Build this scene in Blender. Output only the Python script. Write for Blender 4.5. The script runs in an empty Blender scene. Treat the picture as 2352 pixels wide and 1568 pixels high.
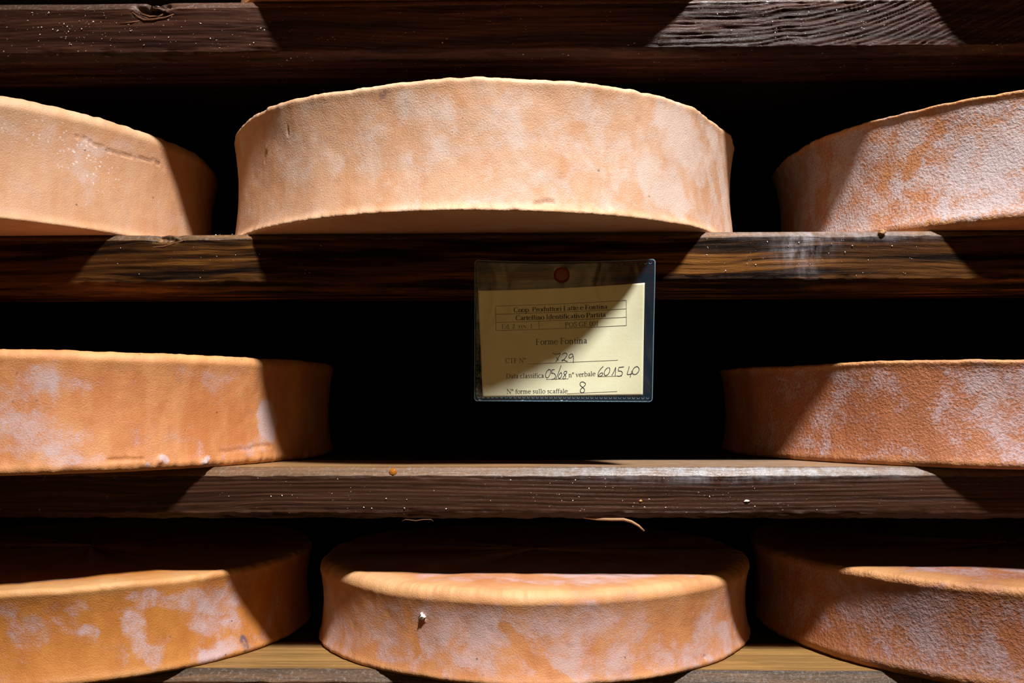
import bpy, math, random
import numpy as np

# ------------------------------------------------------------------ camera, light, exposure
sc = bpy.context.scene
COL = sc.collection
sc.view_settings.view_transform = 'Standard'
sc.view_settings.look = 'None'
sc.view_settings.exposure = 0.0
sc.view_settings.gamma = 1.0
sc.view_settings.use_curve_mapping = False

from mathutils import Matrix, Vector
YAW, ROLL, PITCH = math.radians(1.2), math.radians(0.1), math.atan(131 / 2150)
cd = bpy.data.cameras.new('camera')
cd.sensor_fit = 'HORIZONTAL'; cd.sensor_width = 36.0
cd.lens = 2150 / 2352 * 36.0
cd.clip_start = 0.01
cam = bpy.data.objects.new('camera', cd)
fw = Vector((-math.sin(YAW) * math.cos(PITCH), math.cos(YAW) * math.cos(PITCH), math.sin(PITCH)))
rt = Vector((math.cos(YAW), math.sin(YAW), 0)); up = rt.cross(fw)
r2 = rt * math.cos(ROLL) - up * math.sin(ROLL); u2 = up * math.cos(ROLL) + rt * math.sin(ROLL)
cam.matrix_world = Matrix(((r2.x, u2.x, -fw.x, 0.0131), (r2.y, u2.y, -fw.y, -0.625),
                           (r2.z, u2.z, -fw.z, 1.35), (0, 0, 0, 1)))
COL.objects.link(cam); sc.camera = cam

w = bpy.data.worlds.new('world'); sc.world = w; w.use_nodes = True
bg = w.node_tree.nodes['Background']
# added warm fill from -y, in place of an unseen rack opposite; almost nothing elsewhere
wt = w.node_tree
wtc = wt.nodes.new('ShaderNodeTexCoord'); wsx = wt.nodes.new('ShaderNodeSeparateXYZ'); wt.links.new(wtc.outputs['Generated'], wsx.inputs[0])
wmr = wt.nodes.new('ShaderNodeMapRange'); wmr.inputs[1].default_value = 0.0; wmr.inputs[2].default_value = -1.0; wt.links.new(wsx.outputs[1], wmr.inputs[0])
wpw = wt.nodes.new('ShaderNodeMath'); wpw.operation = 'POWER'; wpw.inputs[1].default_value = 12.0; wt.links.new(wmr.outputs[0], wpw.inputs[0])
wma = wt.nodes.new('ShaderNodeMath'); wma.operation = 'MULTIPLY_ADD'; wma.inputs[1].default_value = 0.88; wma.inputs[2].default_value = 0.001
wt.links.new(wpw.outputs[0], wma.inputs[0]); wt.links.new(wma.outputs[0], bg.inputs[1])
bg.inputs[0].default_value = (1.0, 0.56, 0.20, 1)

# the one hard cellar lamp, high up in front of the rack and a little to the right
ld = bpy.data.lights.new('cellar_lamp', 'SPOT')
ld.energy = 480; ld.color = (1.0, 0.97, 0.95)
ld.shadow_soft_size = 0.105; ld.spot_size = math.radians(38); ld.spot_blend = 1.0
lamp = bpy.data.objects.new('cellar_lamp', ld)
lamp.location = (0.0 + 0.25 * 1.75, 0.0 - 0.65 * 1.75, 1.40 + 1.75)
lamp.rotation_euler = (Vector((0.08, 0, 1.56)) - lamp.location).to_track_quat('-Z', 'Y').to_euler()
COL.objects.link(lamp)

# ------------------------------------------------------------------ helpers
def tag(o, label=None, cat=None, group=None, kind=None):
    if label: o['label'] = label
    if cat: o['category'] = cat
    if group: o['group'] = group
    if kind: o['kind'] = kind
    return o

def empty(name, loc):
    o = bpy.data.objects.new(name, None); COL.objects.link(o); o.location = loc
    o.empty_display_size = 0.02
    return o

def mesh(name, V, F, mat, parent=None, loc=(0, 0, 0), smooth=True, attrs=None):
    me = bpy.data.meshes.new(name)
    me.from_pydata(np.asarray(V).tolist(), [], F if isinstance(F, list) else F.tolist())
    me.update()
    if smooth: me.polygons.foreach_set('use_smooth', [True] * len(me.polygons))
    for k, a in (attrs or {}).items():
        at = me.attributes.new(k, 'FLOAT', 'POINT'); at.data.foreach_set('value', np.asarray(a, dtype=np.float32))
    me.materials.append(mat)
    o = bpy.data.objects.new(name, me); COL.objects.link(o); o.location = loc
    if parent: o.parent = parent
    return o

def grid_faces(n, m, wrap=False):
    i = np.arange(n if wrap else n - 1)[:, None]; j = np.arange(m - 1)[None, :]
    i2 = (i + 1) % n
    return np.stack([i * m + j, i2 * m + j, i2 * m + j + 1, i * m + j + 1], -1).reshape(-1, 4)

def _h(ix, iy, iz):
    n = (ix * 374761393 + iy * 668265263 + iz * 2147483647 + 1013904223) & 0xFFFFFFFF
    n = ((n ^ (n >> 13)) * 1274126177) & 0xFFFFFFFF
    return ((n ^ (n >> 16)) & 0xFFFF) / 65535.0

def vnoise(P):
    P = np.asarray(P, float); I = np.floor(P).astype(np.int64); f = P - I; f = f * f * (3 - 2 * f)
    r = 0
    for a in (0, 1):
        for b in (0, 1):
            for c in (0, 1):
                wgt = (f[..., 0] if a else 1 - f[..., 0]) * (f[..., 1] if b else 1 - f[..., 1]) * (f[..., 2] if c else 1 - f[..., 2])
                r = r + wgt * _h(I[..., 0] + a, I[..., 1] + b, I[..., 2] + c)
    return r * 2 - 1

def fbm(P, oct=4, g=0.5):
    r = 0; a = 1
    for k in range(oct):
        r = r + a * vnoise(np.asarray(P) * 2 ** k + 17.3 * k); a *= g
    return r

def sst(a, b, x):
    t = np.clip((x - a) / (b - a), 0, 1); return t * t * (3 - 2 * t)

# ------------------------------------------------------------------ node helpers
class G:
    def __init__(s, name):
        s.m = bpy.data.materials.new(name); s.m.use_nodes = True
        s.t = s.m.node_tree; s.t.nodes.clear()
        s.out = s.n('ShaderNodeOutputMaterial')
    def n(s, typ, **kw):
        x = s.t.nodes.new(typ)
        for k, v in kw.items(): setattr(x, k, v)
        return x
    def set(s, sock, v):
        if isinstance(v, bpy.types.NodeSocket): s.t.links.new(v, sock)
        elif isinstance(v, (tuple, list)) and len(v) == 3 and sock.type == 'RGBA': sock.default_value = (*v, 1)
        else: sock.default_value = v
    def math(s, op, a, b=0.0, c=0.0, clamp=False):
        x = s.n('ShaderNodeMath', operation=op, use_clamp=clamp)
        s.set(x.inputs[0], a); s.set(x.inputs[1], b)
        if op in ('MULTIPLY_ADD',): s.set(x.inputs[2], c)
        return x.outputs[0]
    def ss(s, v, a, b):
        x = s.n('ShaderNodeMapRange', interpolation_type='SMOOTHSTEP')
        s.set(x.inputs[0], v); x.inputs[1].default_value = a; x.inputs[2].default_value = b
        return x.outputs[0]
    def mix(s, f, a, b, bt='MIX'):
        x = s.n('ShaderNodeMix', data_type='RGBA', blend_type=bt)
        s.set(x.inputs[0], f); s.set(x.inputs[6], a); s.set(x.inputs[7], b)
        return x.outputs[2]
    def obj(s): return s.n('ShaderNodeTexCoord').outputs['Object']
    def map(s, v, scale=(1, 1, 1), loc=(0, 0, 0)):
        x = s.n('ShaderNodeMapping'); s.set(x.inputs[0], v)
        x.inputs[1].default_value = loc; x.inputs[3].default_value = scale
        return x.outputs[0]
    def noise(s, v, scale, detail=4, rough=0.55, dist=0.0):
        x = s.n('ShaderNodeTexNoise'); s.set(x.inputs['Vector'], v)
        x.inputs['Scale'].default_value = scale; x.inputs['Detail'].default_value = detail
        x.inputs['Roughness'].default_value = rough; x.inputs['Distortion'].default_value = dist
        return x.outputs[0]
    def attr(s, name):
        x = s.n('ShaderNodeAttribute', attribute_name=name); return x.outputs['Fac']
    def bump(s, h, dist, strength=1.0, normal=None):
        x = s.n('ShaderNodeBump'); s.set(x.inputs['Height'], h)
        x.inputs['Distance'].default_value = dist; x.inputs['Strength'].default_value = strength
        if normal is not None: s.set(x.inputs['Normal'], normal)
        return x.outputs[0]
    def bsdf(s, color, rough=0.5, normal=None, spec=0.5, **kw):
        x = s.n('ShaderNodeBsdfPrincipled')
        s.set(x.inputs['Base Color'], color); s.set(x.inputs['Roughness'], rough)
        s.set(x.inputs['Specular IOR Level'], spec)
        if normal is not None: s.set(x.inputs['Normal'], normal)
        for k, v in kw.items(): s.set(x.inputs[k], v)
        s.t.links.new(x.outputs[0], s.out.inputs[0])
        return x

def plain(name, col, rough=0.5, spec=0.5, bump=None):
    g = G(name); nrm = None
    if bump: nrm = g.bump(g.noise(g.obj(), bump[0], 4), bump[1])
    g.bsdf(col, rough, nrm, spec); return g.m

def cheese_mat(name, seed, o1, o2, bl, bloom_shift=0.0, fine=0.35, grain=0.00016, coarse=0.00012, gscale=1050, rimc=(0.72, 0.40, 0.16), cover=0.92):
    """orange washed rind with patches of dusty bloom"""
    g = G(name)
    P = g.map(g.obj(), loc=(seed * 1.37, seed * 0.71, seed * 0.33))
    big = g.noise(P, 16, 5, 0.6, 0.6)
    mid = g.noise(P, 55, 6, 0.65, 0.4)
    tiny = g.noise(P, gscale, 3, 0.6)
    vert = g.noise(g.map(P, (1, 1, 0.25)), 70, 5, 0.6)
    rim, paint, dark = g.attr('rim'), g.attr('bloom'), g.attr('dark')
    v = g.math('ADD', g.math('MULTIPLY', g.math('SUBTRACT', big, 0.5), 1.0), g.math('MULTIPLY', g.math('SUBTRACT', mid, 0.5), 1.5))
    v = g.math('ADD', v, g.math('MULTIPLY', paint, 0.32))
    v = g.math('SUBTRACT', v, g.math('MULTIPLY', rim, 0.6))
    v = g.math('ADD', v, g.math('MULTIPLY', g.math('SUBTRACT', tiny, 0.5), fine * 2.2))
    bloom = g.ss(g.math('ADD', v, bloom_shift), -0.16, 0.42)
    base = g.mix(g.ss(g.math('ADD', g.math('MULTIPLY', vert, 0.6), g.math('MULTIPLY', mid, 0.4)), 0.36, 0.64), o1, o2)
    base = g.mix(g.math('MULTIPLY', g.ss(g.noise(P, 900, 2), 0.55, 0.8), 0.25), base, tuple(c * 0.55 for c in o2))
    base = g.mix(g.math('MULTIPLY', rim, 0.55), base, rimc)
    c = g.mix(g.math('MULTIPLY', bloom, cover), base, bl)
    dk = g.math('MULTIPLY', dark, g.ss(g.noise(P, 140, 5, 0.6), 0.30, 0.62))
    c = g.mix(dk, c, (0.13, 0.09, 0.11))
    sv = g.n('ShaderNodeTexVoronoi'); g.set(sv.inputs['Vector'], P); sv.inputs['Scale'].default_value = 340
    sm = g.math('MULTIPLY', g.math('MULTIPLY', g.ss(g.math('SUBTRACT', g.math('MULTIPLY', g.noise(P, 900, 2), 0.5), sv.outputs['Distance']), -0.06, 0.06), g.ss(g.noise(P, 150, 3), 0.42, 0.55)), g.attr('speck'))
    c = g.mix(sm, c, (0.72, 0.60, 0.55))
    # tiny dark pits
    pit = g.n('ShaderNodeTexVoronoi'); g.set(pit.inputs['Vector'], P); pit.inputs['Scale'].default_value = 85
    pm = g.math('MULTIPLY', g.math('LESS_THAN', pit.outputs['Distance'], 0.07), g.ss(mid, 0.48, 0.6))
    c = g.mix(g.math('MULTIPLY', pm, 0.6), c, (0.10, 0.035, 0.012))
    n1 = g.bump(g.noise(P, 170, 5, 0.6, 0.5), coarse)
    n2 = g.bump(tiny, grain * 2, 1.0, n1)
    g.bsdf(c, g.math('MULTIPLY_ADD', bloom, 0.15, 0.55), n2, 0.35)
    return g.m

def wood_mat(name, seed, dark, mid, light, streak=(7, 170, 210), rough=0.42, specks=0.5, contrast=(0.34, 0.66), fine=1.0, chv=0.4, mold_sheen=None, toplight=(0.30, 0.16, 0.06), ridge=False, sheen=0.3, bumpk=1.0):
    g = G(name)
    P0 = g.obj()
    P = g.map(P0, loc=(seed * 2.11, seed * 0.37, seed * 0.53))
    warp = g.noise(g.map(P, (5, 12, 12)), 1.0, 3)
    Pw = g.n('ShaderNodeVectorMath', operation='ADD'); g.set(Pw.inputs[0], P)
    wv = g.n('ShaderNodeCombineXYZ'); g.set(wv.inputs[2], g.math('MULTIPLY', g.math('SUBTRACT', warp, 0.5), 0.022)); g.t.links.new(wv.outputs[0], Pw.inputs[1])
    st = g.noise(g.map(Pw.outputs[0], streak), 1.0, 5, 0.62)
    fi = g.noise(g.map(Pw.outputs[0], (40, 1500, 1500)), 1.0, 4, 0.65)
    blot = g.noise(g.map(P, (9, 14, 14)), 1.0, 4)
    a = g.ss(st, contrast[0], contrast[1])
    c = g.mix(a, dark, mid)
    c = g.mix(g.math('MULTIPLY', g.ss(st, contrast[1] - 0.12, contrast[1] + 0.08), g.ss(blot, 0.35, 0.65)), c, light)
    c = g.mix(g.math('MULTIPLY', g.ss(fi, 0.5, 0.75), 0.45 * fine), c, tuple(x * 0.3 for x in dark))
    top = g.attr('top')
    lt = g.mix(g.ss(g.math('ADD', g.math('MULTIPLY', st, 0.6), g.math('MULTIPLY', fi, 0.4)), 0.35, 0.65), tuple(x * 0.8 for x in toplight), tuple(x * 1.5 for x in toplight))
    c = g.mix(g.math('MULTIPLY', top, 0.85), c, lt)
    # pale dust flecks
    vo = g.n('ShaderNodeTexVoronoi'); g.set(vo.inputs['Vector'], g.map(P, (0.7, 1, 1))); vo.inputs['Scale'].default_value = 420
    fl = g.math('MULTIPLY', g.math('LESS_THAN', vo.outputs['Distance'], 0.17), g.ss(g.noise(P, 90, 4), 0.62 - 0.12 * specks, 0.80 - 0.12 * specks))
    c = g.mix(g.math('MULTIPLY', fl, 0.5), c, (0.55, 0.45, 0.40))
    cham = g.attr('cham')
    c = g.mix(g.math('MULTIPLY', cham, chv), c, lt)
    c = g.mix(g.math('MULTIPLY', cham, g.math('MULTIPLY', g.ss(g.noise(P, 420, 3, 0.7), 0.5, 0.7), 0.25)), c, (0.30, 0.28, 0.28))  # silvery glint of the bevel, painted into its colour as grey flecks
    if mold_sheen:
        m = g.math('MULTIPLY', g.attr('mold_sheen'), g.ss(g.noise(g.map(P0, (1, 1, 0.45)), 130, 6, 0.7), 0.30, 0.72))  # mold patches, and the bevel's silvery sheen painted in as colour
        c = g.mix(g.math('MULTIPLY', m, 0.8), c, mold_sheen)
    h = g.math('ADD', g.math('MULTIPLY', st, 1.0), g.math('MULTIPLY', fi, 0.5))
    n1 = g.bump(h, 0.0009 * bumpk)
    n2 = g.bump(g.noise(g.map(P, (0.35, 1, 1)), 1300, 3, 0.7), 0.00022 * bumpk, 1.0, n1)
    r = g.math('MULTIPLY_ADD', g.noise(P, 60, 4), 0.25, rough - 0.12)
    g.bsdf(c, r, n2, g.math('MULTIPLY_ADD', cham, 0.35, sheen))
    return g.m

# ------------------------------------------------------------------ the setting
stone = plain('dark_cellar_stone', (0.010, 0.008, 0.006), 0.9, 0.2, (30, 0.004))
def slab(name, x0, x1, y0, y1, z0, z1, mat, parent=None):
    V = [(x, y, z) for x in (x0, x1) for y in (y0, y1) for z in (z0, z1)]
    F = [(0, 1, 3, 2), (4, 6, 7, 5), (0, 4, 5, 1), (2, 3, 7, 6), (0, 2, 6, 4), (1, 5, 7, 3)]
    return mesh(name, V, F, mat, parent, smooth=False)
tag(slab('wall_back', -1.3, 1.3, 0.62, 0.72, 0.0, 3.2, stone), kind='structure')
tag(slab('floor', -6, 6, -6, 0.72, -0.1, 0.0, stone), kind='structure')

# ------------------------------------------------------------------ shelves
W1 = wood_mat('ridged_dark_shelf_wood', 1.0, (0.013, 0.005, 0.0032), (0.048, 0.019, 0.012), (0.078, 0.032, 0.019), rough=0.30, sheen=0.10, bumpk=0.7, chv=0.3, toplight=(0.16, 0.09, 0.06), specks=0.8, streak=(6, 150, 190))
W2 = wood_mat('golden_streaked_shelf_wood', 2.0, (0.005, 0.002, 0.001), (0.060, 0.022, 0.0045), (0.20, 0.080, 0.015), rough=0.50, sheen=0.05, chv=0.25, specks=0.2, streak=(9, 190, 230), contrast=(0.36, 0.60), mold_sheen=(0.36, 0.33, 0.36))
W3 = wood_mat('fine_grained_brown_shelf_wood', 3.0, (0.020, 0.0085, 0.005), (0.060, 0.025, 0.0145), (0.095, 0.042, 0.021), rough=0.32, sheen=0.12, chv=0.30, toplight=(0.27, 0.15, 0.065), specks=0.4, bumpk=0.5, streak=(6, 330, 420), contrast=(0.30, 0.70), mold_sheen=(0.34, 0.37, 0.42))
W4 = wood_mat('pale_topped_shelf_wood', 4.0, (0.010, 0.005, 0.003), (0.05, 0.021, 0.009), (0.12, 0.055, 0.018), rough=0.45, sheen=0.1, chv=0.12, toplight=(0.26, 0.145, 0.048), specks=0.6, streak=(6, 200, 330), contrast=(0.40, 0.60), mold_sheen=(0.05, 0.03, 0.02))
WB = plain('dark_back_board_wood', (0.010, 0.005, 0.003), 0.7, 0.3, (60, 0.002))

XS = np.unique(np.round(np.concatenate([np.linspace(-1.1, -0.42, 40), np.linspace(-0.42, 0.42, 900), np.linspace(0.42, 1.1, 40)]), 5))

def shelf(label, zt, zft, zfb, zb, mat, seed, ridge=None, notch=(), mold_sheen=()):
    root = empty('wooden_shelf', (0, 0.28, zt))
    tag(root, label, 'shelf')
    ct, cb = zt - zft, zfb - zb
    dt, db = ct * 0.95, cb * 1.1                       # depth of the chamfers
    prof = []                                          # (y, z, top, face)
    for y in np.linspace(0.075, dt + 0.004, 22): prof.append((y, 0, 1, 0))
    for t in np.linspace(0, 1, 8): prof.append((dt * (1 - t) , -ct * t, 0, 0.0))
    for t in np.linspace(0, 1, 44)[1:-1]: prof.append((0, -ct - (ct * 0 + (zft - zfb)) * t, 0, 1))
    for t in np.linspace(0, 1, 9): prof.append((db * t, -(zt - zfb) - cb * t, 0, 0))
    hb = zt - zb
    for y in np.linspace(db + 0.004, 0.058, 10): prof.append((y, -hb, 0, 0))
    prof.append((0.0585, -hb + 0.001, 0, 0)); prof.append((0.0745, -0.018, 0, 0)); prof.append((0.0752, -0.001, 0, 0))
    pr = np.array(prof); n = len(XS); m = len(pr)
    X = np.repeat(XS[:, None], m, 1); Y = np.repeat(pr[None, :, 0], n, 0).copy(); Z = np.repeat(pr[None, :, 1], n, 0).copy()
    front = (pr[:, 0] < 0.05)[None, :]
    Pn = np.stack([X, Y, Z + zt], -1)
    wav = fbm(Pn * np.array([14, 60, 60]) + seed * 9, 3)
    chip = fbm(Pn * np.array([90, 260, 260]) + seed * 5, 3)
    edge = np.exp(-((Z + ct) / 0.0025) ** 2) + np.exp(-((Z + (zt - zfb)) / 0.003) ** 2) + np.exp(-((Z + hb) / 0.002) ** 2) * (pr[None, :, 0] < 0.02)
    Y += front * (0.0005 * wav + edge * 0.0007 * np.maximum(chip, -0.3))
    Z += front * edge * 0.0005 * chip
    if ridge is not None:
        Y += (pr[None, :, 3] > 0) * ridge(X, Z)
    torn = np.zeros_like(X)
    for (nx, nz, rx, rz, dep) in notch:                # broken knots in the top edge
        q = ((X - nx) / rx) ** 2 + ((Z + zt - nz) / rz) ** 2
        jag = 0.55 + 0.6 * fbm(Pn * np.array([180, 300, 300]) + 3, 3)
        k = front * np.exp(-q ** 2) * np.clip(jag, 0, 1.3)
        Y += k * dep
        Z -= k * 0.0018 * (Z > -0.004)
        torn = np.maximum(torn, np.clip(k * 1.6 - 0.25, 0, 1) * (0.55 + 0.45 * fbm(Pn * np.array([400, 500, 500]), 2)))
    mo = np.zeros_like(X)
    for (mx, mz, rx, rz, s) in mold_sheen:
        mo = np.maximum(mo, s * np.exp(-(((X - mx) / rx) ** 2 + ((Z + zt - mz) / rz) ** 2)))
    top = np.maximum(np.repeat(pr[None, :, 2], n, 0), torn * 0.8)
    V = np.stack([X, Y - 0.28, Z], -1).reshape(-1, 3)
    F = grid_faces(n, m).tolist()
    F += [list(range(m)), list(range((n - 1) * m, n * m))[::-1]]
    # close the loop of the profile
    F += [[i * m + m - 1, (i + 1) * m + m - 1, (i + 1) * m, i * m] for i in range(n - 1)]
    mesh('front_beam', V, F, mat, root, attrs={'top': top.ravel(), 'mold_sheen': mo.ravel(), 'cham': np.repeat(((np.arange(m) >= 22) & (np.arange(m) < 30))[None, :].astype(float), n, 0).ravel()})
    # thinner boards behind it, flush with the beam's top
    y = 0.077
    for wd in (0.17, 0.17, 0.19):
        y1 = min(y + wd, 0.619)
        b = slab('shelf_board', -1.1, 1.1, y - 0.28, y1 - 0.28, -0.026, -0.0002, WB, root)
        y = y1 + 0.004
    return root

def ridge1(X, Z):
    # weathered year rings standing proud: flat on the left, sweeping up to the right of the right-hand lit stretch
    xr = np.clip(X - 0.15, 0, 1)
    g = Z - 1.7 * np.minimum(xr, 0.16) ** 2 - 0.5 * np.clip(xr - 0.16, 0, 1) - 0.0022 * np.exp(-((X - 0.185) / 0.012) ** 2)
    gl = Z - 0.014 * np.exp(-((X + 0.23) / 0.16) ** 2)
    ph = np.where(X > 0.0, g, gl) + 0.0007 * fbm(np.stack([X * 20, Z * 100, 0 * X], -1), 3)
    lam = np.where(X > 0.0, 0.0033, 0.0027)
    s = 0.5 + 0.5 * np.sin(2 * np.pi * ph / lam + 1.2 * np.sin(ph * 900))
    amp = (0.00080 * sst(0.05, 0.14, X) + 0.00042) * (0.75 + 0.6 * fbm(np.stack([X * 60, Z * 250, 0 * X], -1), 3))
    return amp * (1 - s ** 1.4)

S1 = shelf('dark ridged shelf plank along the top edge of the picture, above the large bright wheel', 1.6245, 1.6192, 1.5883, 1.5832, W1, 1, ridge1,
           notch=[(-0.2476, 1.6185, 0.013, 0.006, 0.010)])
S2 = shelf('golden brown streaked shelf plank with the yellow card pinned to its front', 1.4616, 1.458, 1.4294, 1.4218, W2, 2,
           lambda X, Z: 0.00012 * np.sin(Z * 1700 + 3 * np.sin(X * 9)),
           notch=[(-0.2337, 1.4585, 0.013, 0.0035, 0.005)],
           mold_sheen=[(0.200, 1.458, 0.020, 0.007, 0.9), (0.192, 1.449, 0.014, 0.011, 0.8), (0.197, 1.440, 0.008, 0.010, 0.5), (0.235, 1.4595, 0.05, 0.004, 0.6), (0.17, 1.460, 0.05, 0.003, 0.5)])
S3 = shelf('fine grained brown shelf plank with a wide empty lit stretch below the card', 1.3044, 1.299, 1.2744, 1.2707, W3, 3,
           lambda X, Z: 0.00010 * np.sin(Z * 2300 + 4 * np.sin(X * 13)),
           mold_sheen=[(0.17, 1.3015, 0.11, 0.0030, 1.0), (0.07, 1.3015, 0.05, 0.0028, 0.8), (0.13, 1.297, 0.06, 0.003, 0.4)])  # painted silvery sheen along the right part of the bevel
S4 = shelf('lowest shelf plank, showing its pale top between the bottom row wheels', 1.171, 1.1645, 1.138, 1.133, W4, 4)

# small bits that belong to a shelf
chip_mat = plain('torn_pale_wood', (0.34, 0.19, 0.09), 0.6, 0.3, (600, 0.0003))
chip_dark = plain('torn_brown_wood', (0.11, 0.045, 0.016), 0.6, 0.3, (600, 0.0003))
def ribbon3(name, pts, wid, thick, mat, parent, off):
    """a torn splinter: a tapering bent strip"""
    pts = np.array(pts, float) - np.array(off); n = len(pts); V = []; 
    for i, p in enumerate(pts):
        t = pts[min(i + 1, n - 1)] - pts[max(i - 1, 0)]; t /= np.linalg.norm(t)
        s = np.cross(t, (0, 1, 0)); s /= np.linalg.norm(s)
        k = 0.35 + 0.65 * math.sin(math.pi * (0.12 + 0.80 * i / (n - 1)))
        a = s * wid * k / 2; b = np.array((0, 1, 0)) * thick * k / 2
        V += [p + a, p + b, p - a, p - b]
    F = [[i * 4 + j, i * 4 + (j + 1) % 4, i * 4 + 4 + (j + 1) % 4, i * 4 + 4 + j] for i in range(n - 1) for j in range(4)]
    F += [[3, 2, 1, 0], [4 * n - 4, 4 * n - 3, 4 * n - 2, 4 * n - 1]]
    return mesh(name, V, F, mat, parent)
o3 = (0, 0.28, 1.3044); o1 = (0, 0.28, 1.6245); o2 = (0, 0.28, 1.4616)
a = ribbon3('splinter', [(0.046, 0.004, 1.2712), (0.056, 0.002, 1.2702), (0.066, 0.001, 1.2701), (0.0735, 0.0, 1.2703), (0.0785, -0.001, 1.2690), (0.0830, -0.002, 1.2665), (0.0866, -0.003, 1.2632)], 0.0020, 0.0012, chip_mat, S3, o3)
a['label'] = 'pale curled splinter hanging under the edge'
a = ribbon3('splinter', [(-0.0735, 0.002, 1.2688), (-0.071, 0.001, 1.2700), (-0.068, 0.001, 1.2697), (-0.064, 0.001, 1.2692), (-0.059, 0.001, 1.2700), (-0.054, 0.002, 1.2699), (-0.0525, 0.002, 1.2686)], 0.0007, 0.0006, chip_dark, S3, o3)
a['label'] = 'thin wavy splinter under the edge'
ribbon3('splinter', [(-0.262, 0.001, 1.6165), (-0.257, 0.0, 1.6125), (-0.253, -0.0005, 1.6105), (-0.246, -0.0006, 1.6108), (-0.238, 0.0, 1.6125), (-0.231, 0.0015, 1.6160)], 0.0016, 0.0012, chip_dark, S1, o1)['label'] = 'broken pale lower lip of the knot hole'
ribbon3('splinter', [(-0.256, 0.0006, 1.6105), (-0.262, -0.0004, 1.6090), (-0.270, 0.0, 1.6083)], 0.0013, 0.001, chip_dark, S1, o1)
ribbon3('splinter', [(-0.256, 0.003, 1.6160), (-0.251, 0.004, 1.6145), (-0.244, 0.004, 1.6150), (-0.237, 0.003, 1.6172)], 0.0022, 0.0016, chip_dark, S1, o1)
ribbon3('splinter', [(-0.249, 0.0015, 1.4545), (-0.243, 0.0, 1.4528), (-0.236, -0.0003, 1.4533), (-0.228, 0.0005, 1.4560), (-0.219, 0.002, 1.4590)], 0.0013, 0.001, chip_dark, S2, o2)

def blob(name, loc, r, mat, parent=None, seed=0, n=14, rough=0.35, sq=(1, 1, 1)):
    V = []; F = []
    for i in range(n + 1):
        t = math.pi * i / n
        for j in range(2 * n):
            p = math.pi * j / n
            V.append((math.sin(t) * math.cos(p), math.sin(t) * math.sin(p), math.cos(t)))
    V = np.array(V); k = 1 + rough * fbm(V * 1.9 + seed * 7.7, 3)
    V = V * k[:, None] * r * np.array(sq)
    for i in range(n):
        for j in range(2 * n):
            F.append([i * 2 * n + j, (i + 1) * 2 * n + j, (i + 1) * 2 * n + (j + 1) % (2 * n), i * 2 * n + (j + 1) % (2 * n)])
    return mesh(name, V, F, mat, parent, loc)
resin = G('amber_resin'); resin.bsdf((0.50, 0.17, 0.02), 0.08, None, 0.6, **{'Transmission Weight': 0.35, 'IOR': 1.5})
blob('resin_drop', (-0.0795, 0.0014 - 0.28, 1.3012 - 1.3044), 0.0026, resin.m, S3, 3, rough=0.12, sq=(1, 0.6, 0.95))['label'] = 'amber drop of resin on the bevel'

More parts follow.
